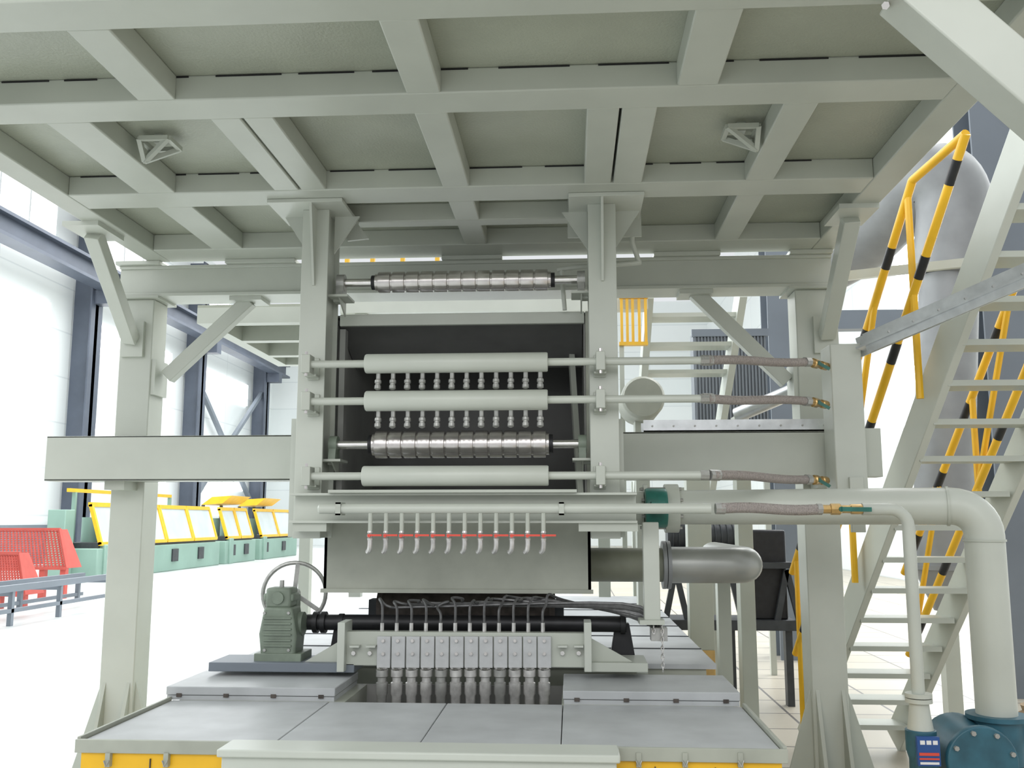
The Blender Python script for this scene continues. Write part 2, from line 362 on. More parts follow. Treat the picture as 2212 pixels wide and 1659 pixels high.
# rear staircase
t=thing('staircase',(.9,9.5,2.0),'cream open staircase behind the machine, seen from below beside the diagonal brace','stairs')
y0,y1,zlo,zt=9.9,7.75,1.9,3.5
for x in (.66,1.42): M().bar((x,y0,zlo),(x,y1,zt),.06,.22).build('stringer',CREAML,t)
for i in range(0,8):
    a=i/8; yy=y0+(y1-y0)*a; M().box(.68,1.40,yy-.12,yy+.12,zlo+(zt-zlo)*a,zlo+(zt-zlo)*a+.035).build('tread',CREAM,t)
for x in (.62,1.36): M().box(x,x+.1,9.9,10.0,0,2.0).build('leg',CREAM,t)
# corrugated panel
YK=10.3
a=at(1500,800,YK).x;b=at(1658,800,YK).x;zb=at(1580,1020,YK).z;zt=at(1580,715,YK).z
t=thing('corrugated_cabinet',((a+b)/2,YK+.1,0),'dark corrugated metal cabinet behind the right side beam','cabinet')
g=M().box(a,b,YK+.03,YK+.3,zb,zt)
n=22
for i in range(n):
    x=a+(b-a)*(i+.25)/n; g.box(x,x+(b-a)/n*.5,YK,YK+.03,zb+.05,zt)
g.build('body',CORR,t)
M().box(a-.02,b+.02,YK-.02,YK+.03,zt-.06,zt+.02).build('top_rail',SLATE,t)
for xx in (a,b-.06): M().box(xx,xx+.06,YK+.1,YK+.16,0,zb).build('leg',CREAML,t)
# round drum end
c=at(1390,858,6.9)
t=thing('round_hopper',c,'round olive vessel end behind the right upright','vessel')
M().lathe((c.x,6.9,c.z),(c.x,7.4,c.z),[(0,.02),(0,.14),(.05,.155),(.08,.16),(1,.16)],28).build('shell',CREAMD,t)
M().box(c.x-.05,c.x+.05,7.1,7.3,.87,c.z-.1).build('leg',CREAM,t)
# ---------------------------------------------------------------- machine frame
YU=4.62; YV=4.86
fr=thing('roll_frame',(-.57,4.75,1.5),'cream hanging frame of two uprights joined by a low channel, carrying rollers and spray pipes','machine frame')
UL=(at(642,850,YU).x,at(700,850,YU).x); UR=(at(1274,850,YU).x,at(1336,850,YU).x)
def upright(x0,x1,tp):
    zt=Z0; zb=at(660,1163,YU).z
    g=M().box(x0,x1,YU,YU+.015,zb,zt-.02).box(x0,x1,YV-.015,YV,zb,zt-.02).box((x0+x1)/2-.008,(x0+x1)/2+.045,YU+.015,YV-.015,zb,zt-.02)
    g.build('upright',CREAML,fr,.002)
    M().box(tp[0],tp[1],4.5,4.88,zt-.02,zt-.001).build('top_plate',CREAML,fr,.002)
upright(*UL,(zx(572,425),zx(738,425))); upright(*UR,(zx(1228,415),zx(1392,412)))
for u in (UL,UR):
    xm=(u[0]+u[1])/2
    M().prism([(xm-.006,YU,3.18),(xm-.006,YU-.11,3.18),(xm-.006,YU-.015,2.78),(xm-.006,YU,2.78)],(.012,0,0)).build('rib',CREAML,fr)
    for s,xx in ((-1,u[0]),(1,u[1])):
        M().prism([(xx,4.74,3.18),(xx+s*.13,4.74,3.18),(xx,4.74,2.98)],(0,.014,0)).build('gusset',CREAML,fr)
M().px(1226,428,1385,512,4.88,.012).build('back_plate',CREAML,fr)
M().prism([at(700,435,4.87),at(738,435,4.87),at(796,515,4.87),at(750,520,4.87)],(0,.02,0)).build('side_plate',CREAML,fr)
zc=at(1000,1065,4.55).z; zd=at(1000,1130,4.55).z; xa=at(632,1100,4.55).x; xb=at(1375,1100,4.55).x
M().box(xa,xb,4.58,4.62,zd,zc).box(xa,xb,4.50,4.58,zc-.012,zc).box(xa,xb,4.50,4.58,zd,zd+.012).build('channel',CREAML,fr,.002)
M().box(at(712,1058,4.5).x,at(1246,1058,4.5).x,4.47,4.62,zc,zc+.014).build('lip_plate',CREAM,fr)
for a,b in ((632,705),(1250,1378)):
    M().px(a,1130,b,1148,4.52,.1).build('foot_plate',CREAM,fr)
for a,b in ((614,642),(1336,1350)):
    M().box(at(a,1000,YU).x,at(b,1000,YU).x,YU+.1,5.60,1.52,at(a,900,YU).z).build('link_plate',CREAML,fr)
for x0,x1,lab in ((98,612,'cream horizontal beam crossing in front of the left column'),(1347,1802,'cream horizontal beam reaching from the right upright to the right column')):
    Y=5.38
    a=at(x0,990,Y).x; b=at(x1,990,Y).x; z1=at((x0+x1)/2,941 if x0<500 else 932,Y).z; z2=at((x0+x1)/2,1038 if x0<500 else 1034,Y).z
    if x0>500: a=at(1352,1000,YU).x
    else: b=at(612,1000,YU).x
    t=thing('side_beam',((a+b)/2,5.5,z2),lab,'beam','horizontal side beams')
    M().box(a,b,Y,5.42,z2,z1).box(a,b,5.58,5.61,z2,z1).box(a,b,Y,5.61,z2,z2+.012).box(a,b,Y,5.61,z1-.012,z1).build('box_section',CREAML,t,.004)
    xc=(XL0+XL1)/2 if x0<500 else (XR0+XR1)/2
    M().box(xc-.06,xc+.06,5.45,5.62,z2-.05,z2).build('clip',CREAM,t)
# ---------------------------------------------------------------- hood
hd=thing('hood_enclosure',(-.57,5.4,1.22),'cream boxed spray hood with dark open interior between the two uprights','hood')
YH=4.95; YHB=6.0
hx0=at(706,1000,YH).x; hx1=at(1274,1000,YH).x; zt=at(1000,676,YH).z; zb=at(1000,1281,YH).z; zl=at(1000,701,YH).z
M().box(hx0+.05,hx1-.02,YH,YH+.03,zl,zt).build('front_lip',CREAML,hd,.003)
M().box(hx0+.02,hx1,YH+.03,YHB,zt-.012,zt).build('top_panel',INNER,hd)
for a in (hx0,hx1-.015): 
    M().box(a,a+.015,YH,YHB,zb,zt).build('side_panel',CREAMD,hd)
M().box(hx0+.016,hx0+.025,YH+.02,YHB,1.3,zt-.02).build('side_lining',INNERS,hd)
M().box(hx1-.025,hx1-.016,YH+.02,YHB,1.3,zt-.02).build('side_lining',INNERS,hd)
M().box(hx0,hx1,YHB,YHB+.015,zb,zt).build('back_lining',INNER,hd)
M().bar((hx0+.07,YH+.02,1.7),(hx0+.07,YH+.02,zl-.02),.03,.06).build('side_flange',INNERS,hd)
M().bar((hx1-.05,YH+.02,1.7),(hx1-.09,YH+.4,zl-.1),.03,.06).build('side_flange',CREAM,hd)
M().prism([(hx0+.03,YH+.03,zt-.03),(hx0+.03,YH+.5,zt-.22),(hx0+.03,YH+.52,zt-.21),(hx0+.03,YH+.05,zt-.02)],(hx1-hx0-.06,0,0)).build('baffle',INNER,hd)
M().box(hx0,hx1,YH,YH+.015,zb,1.74).build('front_panel',CREAMD,hd)
M().box(hx0-.01,hx1+.01,YH-.02,YH,zb,zb+.02).build('bottom_flange',CREAMD,hd)
# ---------------------------------------------------------------- rollers
def roller(pyc,x0,x1,rp,Y,sx0,sx1,lab):
    z=at(985,pyc,Y).z; a=at(x0,pyc,Y).x;b=at(x1,pyc,Y).x; r=rp*Y/2050
    t=thing('grooved_roller',((a+b)/2,Y,z),lab,'roller','grooved steel rollers')
    prof=[(0,r*.55),(0,r*.8),(.012,r*.8)]
    n=12
    for i in range(n):
        u=.012+.976*i/n; w=.976/n
        prof+=[(u+w*.05,r*.82),(u+w*.08,r*.985),(u+w*.14,r),(u+w*.86,r),(u+w*.92,r*.985),(u+w*.95,r*.82)]
    prof+=[(.988,r*.8),(1,r*.8),(1,r*.55)]
    M().lathe((a,Y,z),(b,Y,z),prof,40).build('roller_body',STEEL,t)
    s0=at(sx0,pyc,Y).x; s1=at(sx1,pyc,Y).x
    M().cyl((s0,Y,z),(a,Y,z),.022).build('shaft',SHINY,t); M().cyl((b,Y,z),(s1,Y,z),.022).build('shaft',SHINY,t)
    M().cyl((a-.02,Y,z),(a,Y,z),r*.7).build('collar',BLACK,t); M().cyl((b,Y,z),(b+.02,Y,z),r*.7).build('collar',BLACK,t)
    for xx,s in ((s0,-1),(s1,1)):
        bb=M().lathe((xx-.02,Y,z),(xx+.02,Y,z),[(0,.03),(0,.045),(1,.045),(1,.03)],20)
        bb.prism([(xx-.018,Y-.05,z-.075),(xx-.018,Y+.05,z-.075),(xx-.018,Y+.035,z),(xx-.018,Y-.035,z)],(.036,0,0))
        bo=bb.build('bearing_block',GREEN if rp>27 else DSTEEL,t)
        M().box(xx-.05,xx+.05,Y-.07,Y+.09,z-.087,z-.075).prism([(xx-.003,Y-.05,z-.087),(xx-.003,Y+.09,z-.087),(xx-.003,Y+.09,z-.16)],(.008,0,0)).build('bearing_bracket',CREAM,t)
        x2=(UL[1] if s<0 else UR[0])
        M().box(min(x2,xx),max(x2,xx),Y-.01,Y+.06,z-.10,z-.086).build('bracket_arm',CREAM,t)
roller(608,812,1190,23.5,4.76,738,1255,'upper grooved steel roller, high between the uprights near the header beam')
roller(960,806,1186,30,4.74,722,1258,'lower grooved steel roller between the second and third spray cylinders')
# ---------------------------------------------------------------- spray cylinders
YS=4.5
def spray(pyc,x0,x1,rp,noz,lab):
    z=at(985,pyc,YS).z; r=rp*YS/2050; a=at(x0,pyc,YS).x;b=at(x1,pyc,YS).x
    t=thing('spray_cylinder',((a+b)/2,YS,z),lab,'spray pipe','cream spray cylinders')
    M().lathe((a,YS,z),(b,YS,z),[(0,r*.93),(.006,r),(.994,r),(1,r*.93)],32).build('cylinder',CREAML,t)
    e0=at(672,pyc,YS).x; e1=at(1518,pyc,YS).x
    M().cyl((e0,YS,z),(a,YS,z),.019).build('pipe',CREAML,t); M().cyl((b,YS,z),(e1,YS,z),.019).build('pipe',CREAML,t)
    M().cyl((e1-.01,YS,z),(e1+.03,YS,z),.023,8).build('end_fitting',DSTEEL,t)
    for pc in (664,1297):
        x=at(pc,pyc,YS).x
        g=M().box(x-.022,x+.022,YS-.035,YS+.05,z-.045,z+.045).box(x-.03,x+.03,YS+.05,YU,z-.05,z-.038).box(x-.03,x+.03,YU-.012,YU,z-.06,z+.05)
        c=g.build('clamp',CREAM,t,.003)
        M().cyl((x,YS-.02,z+.045),(x,YS-.02,z+.06),.008,6).build('bolt',STEEL,c); M().cyl((x,YS-.02,z-.06),(x,YS-.02,z-.045),.008,6).build('bolt',STEEL,c)
    if noz:
        for i in range(12):
            x=at(817+i*31.8,pyc,YS).x
            n=M().tube([(x,YS+.01,z-r+.006),(x,YS+.012,z-r-.02),(x,YS+.005,z-r-.045)],.011,8)
            n.lathe((x,YS+.007,z-r-.03),(x,YS-.004,z-r-.082),[(0,.011),(.1,.0165),(.35,.0165),(.4,.0125),(.55,.0125),(.6,.016),(.9,.016),(1,.008)],10)
            n.build('nozzle',DSTEEL,t)
    return z
zs=[spray(784,790,1183,21.5,True,'uppermost cream spray cylinder with a row of twelve nozzles'),
    spray(865,790,1183,22.5,True,'middle cream spray cylinder directly above the lower grooved roller'),
    spray(1028,784,1185,22,False,'lowest cream spray cylinder, without nozzles, below the lower grooved roller')]
YP=4.44; pyc=1099; z4=at(985,pyc,YP).z
t=thing('valve_header_pipe',(-.57,YP,z4),'cream header pipe with twelve drop tubes and red valve handles','pipe')
e0=at(688,pyc,YP).x;e1=at(1535,pyc,YP).x
M().lathe((e0,YP,z4),(e1,YP,z4),[(0,.018),(.004,.024),(1,.024)],20).build('pipe',CREAML,t)
for pc in (733,1213):
    x=at(pc,pyc,YP).x
    M().box(x-.012,x+.012,YP-.03,YP+.07,z4-.03,z4-.022).box(x-.012,x+.012,YP-.03,YP-.024,z4-.03,z4+.03).box(x-.012,x+.012,YP-.03,YP+.07,z4+.022,z4+.03).build('clamp',CREAM,t)
for i in range(12):
    x=at(800+i*34,1150,YP).x
    zv=at(900,1157,YP).z; ze=at(900,1194,YP).z
    d=M().tube([(x,YP-.005,z4-.02),(x,YP-.005,zv+.018)],.0105,8).build('drop_tube',CREAM,t)
    M().lathe((x,YP-.005,zv+.022),(x,YP-.005,zv-.022),[(0,.012),(.2,.014),(.3,.011),(.4,.015),(.6,.015),(.7,.011),(.8,.014),(1,.012)],10).build('valve_body',NSTEEL,d)
    M().bar((x-.008,YP-.022,zv+.002),(x+.058,YP-.022,zv+.002),.013,.009).cyl((x,YP-.03,zv),(x,YP-.01,zv),.008,8).build('valve_handle',REDM,d)
    M().tube([(x,YP-.005,zv-.02),(x,YP-.005,zv-.045),(x-.004,YP+.0,zv-.066),(x-.014,YP+.01,ze+.002)],.0115,8,smooth=4).build('outlet_nozzle',NSTEEL,d)
# manifold column
YM=5.12
t=thing('manifold_box',(1.45,5.2,1.7),'tall cream square manifold at the right where the four hoses end','manifold')
M().px(1800,742,1868,1062,YM,.2).build('body',CREAML,t,.006)
M().px(1838,1030,1868,1150,YM-.02,.03).build('lower_plate',CREAML,t,.003)
M().px(1868,925,1905,1030,YM+.06,.12).build('side_outlet',CREAM,t,.003)
M().px(1800,940,1868,1025,YM+.2,.07).build('mount_plate',CREAM,t)
hl=['uppermost braided metal hose right of the top spray cylinder','second braided metal hose from the top','third braided metal hose, level with the lowest spray cylinder','lowest braided metal hose on the valve header pipe']
vl=['brass valve with green handle on the uppermost hose','brass valve with green handle on the second hose','brass valve with green handle on the third hose','brass valve with long green handle on the lowest hose']
for i,(za,pe,ys,x0,x1) in enumerate(((zs[0],782,YS,1525,1748),(zs[1],867,YS,1525,1748),(zs[2],1036,YS,1535,1750),(z4,1100,YP,1545,1775))):
    p=Vector((at(x0,784,ys).x,ys,za)); Y2=5.0 if i<3 else 4.5
    q=at(x1,pe,Y2); L=q-p
    am=.005
    pts=[p+L*u+Vector((0,0,am*math.sin(u*6.3)*(1 if i!=1 else -1))) for u in [k/10 for k in range(11)]]
    t=thing('braided_hose',p,hl[i],'hose','braided hoses on the right')
    M().tube(pts,.0205 if i<3 else .023,14,smooth=3).build('hose',HOSE,t)
    M().cyl(p-Vector((.02,0,0)),p+L*.05,.026,8).build('crimp_fitting',DSTEEL,t); M().cyl(p+L*.95,q,.026,8).build('crimp_fitting',DSTEEL,t)
    rr=M()
    for u in range(1,70): 
        c=pts[0].lerp(pts[-1],u/70)+Vector((0,0,am*math.sin(u/70*6.3)*(1 if i!=1 else -1)))
        d=L.normalized()*.0022; rr.cyl(c-d,c+d,.0222 if i<3 else .0248,12)
    rr.build('braid_rings',HOSE,t)
    t=thing('ball_valve',q,vl[i],'valve','brass valves at the hose ends')
    x2=at(1801,pe,Y2).x if i<3 else at(1862,pe,Y2).x
    e=Vector((x2,YM+.03 if i<3 else 4.5,q.z-.0))
    M().lathe(q,e,[(0,.02),(.2,.02),(.22,.026),(.45,.026),(.5,.018),(.7,.018),(.72,.023),(1,.023)],8).build('valve_body',BRASS,t)
    m=q.lerp(e,.45)
    if i<3: M().bar(m+Vector((0,-.03,.0)),m+Vector((.05,-.05,-.035)),.03,.016).cyl(m,m+Vector((0,-.035,0)),.012,8).build('valve_handle',TEAL,t)
    else: M().bar(m+Vector((0,-.03,-.0)),m+Vector((.13,-.035,-.002)),.03,.02).cyl(m,m+Vector((0,-.035,0)),.012,8).build('valve_handle',TEAL,t)
# medium pipe going down to blue pump
t=thing('riser_pipe',at(1990,1560,4.5),'slim cream pipe bending down at the right to a small blue pump','pipe')
zp=at(1900,1100,4.5).z
x1=at(1862,1100,4.5).x; xr=at(1978,1400,4.5).x
zf=at(1985,1500,4.5).z
pts=[(x1,4.5,zp),(xr-.08,4.5,zp)]+[(xr-.08+.08*math.sin(a),4.5,zp-.08+.08*math.cos(a)) for a in [math.pi/2*k/6 for k in range(1,6)]]+[(xr,4.5,zp-.08),(xr,4.5,zf)]
M().tube(pts,.028,16).build('pipe',CREAML,t)
M().cyl((xr,4.5,zf-.012),(xr,4.5,zf+.006),.058,20).build('flange',CREAML,t); M().cyl((xr,4.5,zf-.034),(xr,4.5,zf-.016),.058,20).build('flange',CREAML,t)
zg=at(1985,1575,4.5).z
M().lathe((xr,4.5,zf-.034),(xr,4.5,zg),[(0,.042),(.4,.046),(1,.056)],20).build('reducer',CREAML,t)
t=thing('small_blue_pump',(xr,4.5,0),'small blue pump with printed label under the slim cream pipe','pump')
g=M().lathe((xr,4.5,.05),(xr,4.5,zg),[(0,.06),(.05,.06),(.8,.055),(.86,.066),(1,.066)],20); g.box(xr-.08,xr+.08,4.4,4.6,0,.06).box(xr-.045,xr+.045,4.43,4.5,.3,.62)
g.build('pump_body',BLUE,t,.004)
zl1=at(1990,1592,4.41).z; zl0=at(1990,1655,4.41).z
lb_=M().box(xr-.048,xr+.048,4.41,4.43,zl0,zl1).build('label_plate',BLUEL,t)
hh=zl1-zl0
for k in range(3): M().box(xr-.036+k*.027,xr-.016+k*.027,4.407,4.41,zl1-.26*hh,zl1-.12*hh).build('printed_character',WHITE,lb_)
M().box(xr-.04,xr+.04,4.407,4.41,zl0+.06*hh,zl0+.14*hh).build('printed_band',WHITE,lb_)
M().box(xr-.042,xr+.042,4.407,4.41,zl0+.36*hh,zl0+.46*hh).build('printed_band',REDM,lb_)
M().box(xr-.042,xr+.042,4.407,4.41,zl0+.22*hh,zl0+.28*hh).build('printed_band',REDM,lb_)
# large supply pipe
r=.088
p0=at(1452,1096,5.02)
Yd=4.62; xd=at(2143,1400,Yd).x; zp2=p0.z; R0=.135
t=thing('supply_pipe',(xd,Yd,.5),'large cream supply pipe with a wide elbow down to the big blue pump','pipe')
d0=Vector((xd,Yd,zp2))-Vector((p0.x,5.02,zp2)); dn=d0.normalized(); pe=Vector((xd,Yd,zp2))-dn*R0
pts=[Vector((p0.x,5.02,zp2)),Vector((p0.x,5.02,zp2)).lerp(pe,.5),pe]
for k in range(1,8):
    a=math.pi/2*k/8; pts.append(pe+dn*(R0*math.sin(a))+Vector((0,0,-R0*(1-math.cos(a)))))
zq=at(2150,1552,Yd).z
pts+=[Vector((xd,Yd,zp2-R0)),Vector((xd,Yd,zq))]
M().tube(pts,r,24).build('pipe',CREAML,t)
M().cyl(pe-dn*.02,pe-dn*.008,r+.006,24).build('weld_collar',CREAM,t); M().cyl((xd,Yd,zp2-R0-.03),(xd,Yd,zp2-R0-.02),r+.006,24).build('weld_collar',CREAM,t)
M().cyl((xd,Yd,zq),(xd,Yd,zq+.02),r+.045,24).build('flange',BLUE,t)
t=thing('large_blue_pump',(xd,Yd,0),'large blue pump at the bottom right corner under the wide cream pipe','pump')
cz=at(2130,1648,4.4).z; cx=at(2125,1648,4.4).x
g=M().cyl((xd,Yd,cz-.05),(xd,Yd,zq),.11,24)
g.lathe((cx,Yd-.22,cz),(cx,Yd+.1,cz),[(0,.08),(0,.148),(.04,.152),(.1,.152),(.1,.12),(.3,.12),(.8,.15),(1,.15)],32)
g.box(cx-.1,xd+.25,Yd-.1,Yd+.12,.0,cz-.1).box(xd-.05,xd+.3,Yd-.02,Yd+.1,cz,cz+.12)
g.build('pump_casing',BLUE,t,.004)
for k in range(8):
    a=k*math.pi/4+.3; M().cyl((cx+.128*math.cos(a),Yd-.235,cz+.128*math.sin(a)),(cx+.128*math.cos(a),Yd-.21,cz+.128*math.sin(a)),.011,6).build('bolt',DSTEEL,t)
# green butterfly valve
c=at(1415,1098,5.0)
t=thing('butterfly_valve',c,'dark green round butterfly valve at the left end of the large supply pipe','valve')
M().lathe((c.x-.06,4.9,c.z),(c.x+.05,4.9,c.z),[(0,.06),(0,.095),(.1,.1),(.9,.1),(1,.095),(1,.06)],24).box(c.x-.04,c.x+.03,4.74,4.83,c.z-.03,c.z+.03).build('valve_body',TEAL,t,.003)
M().cyl((c.x-.06,5.02,c.z),(c.x-.04,5.02,c.z),.125,24).build('flange',CREAM,t); M().cyl((c.x+.05,5.02,c.z),(p0.x+.03,5.02,c.z),.125,24).build('flange',CREAM,t)
for k in range(8):
    a=(k+.5)*math.pi/4; M().cyl((c.x-.075,5.02+.108*math.cos(a),c.z+.108*math.sin(a)),(p0.x+.045,5.02+.108*math.cos(a),c.z+.108*math.sin(a)),.008,6).build('bolt',DSTEEL,t)
M().cyl((hx1,5.02+.0,c.z),(c.x-.05,5.02,c.z),.085,20).build('stub_pipe',CREAM,t)
# hanging square post
t=thing('hanging_post',at(1408,1345,4.66),'cream square tube hanging below the green valve with a chain','post')
M().px(1390,1128,1425,1340,4.63,.06).build('tube',CREAML,t,.004)
M().px(1382,1340,1436,1350,4.60,.12).build('foot_plate',CREAM,t)
for (pxc,py0,py1) in ((1430,1350,1455),(1412,1350,1372)):
    g=M(); p=at(pxc,py0,4.64); n=int((py1-py0)/9)
    for k in range(n):
        cz=p.z-.01-k*.0195; rr=[]
        for q in range(10):
            a=2*math.pi*q/10; rr.append((p.x+(.006*math.cos(a) if k%2 else 0),4.64+(0 if k%2 else .006*math.cos(a)),cz+.0125*math.sin(a)))
        g.tube(rr,.0028,5,closed=True)
    g.build('chain',SHINY,t)
# big duct
c=at(1350,1220,5.35); zc_=c.z
t=thing('exhaust_pipe',(c.x,5.35,zc_),'thick olive and grey exhaust pipe leaving the right side of the hood','pipe')
xq=at(1430,1220,5.35).x
M().cyl((hx1-.01,5.35,zc_),(xq,5.35,zc_),.092,24).build('pipe_section',OLIVE,t)
M().cyl((xq,5.35,zc_),(xq+.02,5.35,zc_),.13,24).build('flange',DUCT,t); M().cyl((xq+.024,5.35,zc_),(xq+.044,5.35,zc_),.13,24).build('flange',DUCT,t)
x3=at(1575,1220,5.35).x
pts=[(xq+.04,5.35,zc_),(x3,5.35,zc_)]+[(x3+.1*math.sin(a),5.35+.1*(1-math.cos(a)),zc_) for a in [math.pi/2*k/6 for k in range(1,7)]]+[(x3+.1,6.6,zc_)]
M().tube(pts,.098,24).build('elbow',DUCTL,t)
M().box(x3+.06,x3+.14,6.2,6.3,0,zc_-.09).build('support_leg',CREAM,t)
t=thing('conduit_pipe',at(1300,575,4.7),'thin cream conduit looping around the top of the right upright','pipe')
M().tube([at(1203,583,4.9),at(1250,577,4.9),at(1372,568,4.92),at(1378,560,4.92),at(1366,525,4.9),at(1366,505,4.9)],.014,10,smooth=3).build('conduit',CREAML,t)
M().tube([at(1213,585,4.9),at(1220,670,4.9)],.012,10).build('drop_conduit',CREAML,t)
# ---------------------------------------------------------------- lower guide unit
YG=4.72
gu=thing('wire_guide_unit',(-.57,4.78,.85),'cream bracketed guide bar holding twelve grey clamp plates and nozzles','wire guide')
M().px(742,1366,1276,1440,YG,.06).build('guide_bar',CREAM,gu,.003)
for a,b in ((728,744),(1262,1278)):
    M().px(a,1345,b,1452,YG-.05,.16).build('end_plate',CREAML,gu,.003)
for xs in ((745,640,1),(1275,1385,-1)):
    p=[at(xs[0],1378,YG+.05),at(xs[0],1452,YG+.05),at(xs[1],1452,YG+.05),at(xs[1],1440,YG+.05)]
    M().prism(p,(0,.012,0)).build('side_gusset',CREAM,gu)
for a,b in ((450,765),(1262,1400)):
    M().px(a,1432,b,1452,YG-.0,.28).build('base_channel',SLATE if a==450 else CREAM,gu,.003)
for pc in (600,1390):
    M().px(pc-12,1454,pc+12,1640,YG+.26,.03).build('stand_leg',CREAM,gu)
for pc in (765,800,1215,1250):
    p=at(pc,1410,YG); M().cyl((p.x,YG-.02,p.z),(p.x,YG,p.z),.011,6).build('bolt',SHINY,gu)
    M().px(pc-10,1395,pc+10,1399,YG-.05,.05).build('rib',CREAML,gu)
HT=[]
for i in range(12):
    a=813+i*31.6; c=at(a+15,1410,YG)
    pl=M().px(a+1,1375,a+30,1443,YG-.022,.022).build('clamp_plate',PLATE,gu,.002)
    for pyb in (1384,1412):
        q=at(a+15,pyb,YG-.022); M().cyl((q.x,YG-.034,q.z),(q.x,YG-.022,q.z),.0085,6).build('bolt',STEEL,pl)
    zt_=at(a+15,1443,YG).z; zb_=at(a+15,1560,YG).z
    M().lathe((c.x,YG-.02,zt_),(c.x,YG-.02,zb_),[(0,.02),(.02,.030),(.14,.030),(.16,.022),(.24,.022),(.26,.029),(.46,.029),(.5,.024),(.95,.022),(1,.018)],16).build('wire_nozzle',NSTEEL if i%4 else DSTEEL,gu)
    M().tube([(c.x+.021*math.cos(k*.52),YG-.02+.03*math.sin(k*.52),zt_+.0) for k in range(12)],.006,6,closed=True).build('nozzle_clip',SHINY,gu)
    HT.append(Vector((at(a+12,1368,YG+.03).x,YG+.03,at(a,1368,YG+.03).z)))
t=thing('hose_bundle',HT[0],'bundle of twelve thin dark hoses rising from the clamp plates and trailing right','hoses')
for i,p in enumerate(HT):
    zt_=at(900,1313+random.uniform(-14,10),YG).z
    zr=at(1200,1293+ (11-i)*1.7,YG+.12).z
    pe_=at(1415+i*1.5,1352+(i%4)*5,4.72)
    pm=at(1345+i*1.5,1304+i*2.6,YG+.1)
    xs=max(p.x+.06,at(905+i*17,1300,YG).x)
    pts=[p-Vector((0,0,.02)),p+Vector((0,0,.03)),Vector((p.x,p.y,zt_-.01)),Vector((p.x+(.015 if i>5 else -.02),p.y+.03,zt_+.022)),Vector((p.x+.03,YG+.08,zr+.012*(i%3)))]
    if xs<pm.x-.15: pts.append(Vector((max(xs,p.x+.1),YG+.10+.006*i,zr+.01*math.sin(i))))
    pts+=[pm,pe_]
    M().tube(pts,.0068,6,smooth=5).build('hose',WIRE,t)
    M().cyl(p-Vector((0,0,.01)),p+Vector((0,0,.05)),.010,6).build('hose_fitting',NSTEEL,t)
M().box(at(1405,1360,4.7).x,at(1440,1360,4.7).x,4.66,4.74,at(0,1372,4.7).z,at(0,1345,4.7).z).build('hose_clip',DSTEEL,t)
# drive shaft
YD=4.98; zdv=at(1000,1346,YD).z
t=thing('drive_shaft',(-.5,YD,zdv),'black drive shaft with couplings running behind the grey clamp plates','shaft')
a=at(640,1346,YD).x;b=at(1352,1346,YD).x
M().cyl((a,YD,zdv),(b,YD,zdv),.04,16).build('shaft',BLACK,t)
for pc,rr in ((683,.055),(700,.055),(738,.045),(1345,.05)):
    x=at(pc,1346,YD).x; M().cyl((x-.012,YD,zdv),(x+.012,YD,zdv),rr,20).build('coupling',BLACK,t)
for pc in (735,1345):
    x=at(pc,1346,YD).x; M().prism([(x-.07,YD+.03,.87),(x+.07,YD+.03,.87),(x+.035,YD+.03,zdv),(x-.035,YD+.03,zdv)],(0,.06,0)).build('shaft_bearing',BLACK,t,.004)
# gear reducer
YR=4.78
gr=thing('gear_reducer',at(598,1425,YR),'dusty green worm gear reducer at the left end of the drive shaft','gearbox')
q0=at(598,1360,YR); zt1=at(598,1312,YR).z; zb1=at(598,1418,YR).z
M().prism([(at(562,1418,YR).x,YR,zb1),(at(636,1418,YR).x,YR,zb1),(at(640,1375,YR).x,YR,(zb1*.6+zt1*.4)),(at(630,1312,YR).x,YR,zt1),(at(570,1312,YR).x,YR,zt1),(at(558,1370,YR).x,YR,(zb1*.55+zt1*.45))],(0,.16,0)).build('housing',GREEN,gr,.012)
M().px(573,1270,628,1314,YR+.01,.13).build('upper_housing',GREEN,gr,.014)
M().px(568,1282,634,1300,YR+.02,.11).build('bearing_cap',GREEN,gr,.01)
M().px(548,1412,650,1432,YR-.01,.2).build('foot',GREEN,gr,.004)
for k in range(6):
    M().px(568,1334+k*12,628,1337+k*12,YR-.012,.013).build('fin',GREEN,gr)
c=at(600,1264,YR); M().cyl((c.x,YR+.07,c.z-.02),(c.x,YR+.07,c.z+.02),.012,8).build('oil_plug',DSTEEL,gr)
c=at(645,1345,YR+.09); M().cyl((c.x-.05,YR+.12,zdv),(c.x+.02,YR+.12,zdv),.06,20).build('output_hub',GREEN,gr)
c=at(600,1292,YR); M().cyl((c.x,YR-.004,c.z),(c.x,YR+.02,c.z),.03,16).build('inspection_cap',GREEN,gr)
for k in range(4):
    q=at(572+(k%2)*52,1324+(k//2)*80,YR); M().cyl((q.x,YR-.01,q.z),(q.x,YR,q.z),.008,6).build('bolt',DSTEEL,gr)
YW=5.04; c=at(636,1282,YW); ring=[(c.x+.16*math.cos(a),YW+.03*math.cos(a),c.z+.16*math.sin(a)) for a in [2*math.pi*k/40 for k in range(40)]]
hw=M().tube(ring,.011,8,closed=True).build('handwheel',DSTEEL,gr)
for k in range(3):
    a=math.radians(85+120*k); M().bar(c,(c.x+.155*math.cos(a),YW+.03*math.cos(a),c.z+.155*math.sin(a)),.02,.022).build('spoke',DSTEEL,hw)
M().cyl((c.x,YW-.1,c.z),(c.x,YW+.03,c.z),.026,12).cyl((c.x,YR+.12,c.z),(c.x,YW,c.z),.016,12).build('wheel_hub',DSTEEL,hw)
M().px(590,1285,642,1322,YR+.12,.06).build('input_boss',GREEN,gr)
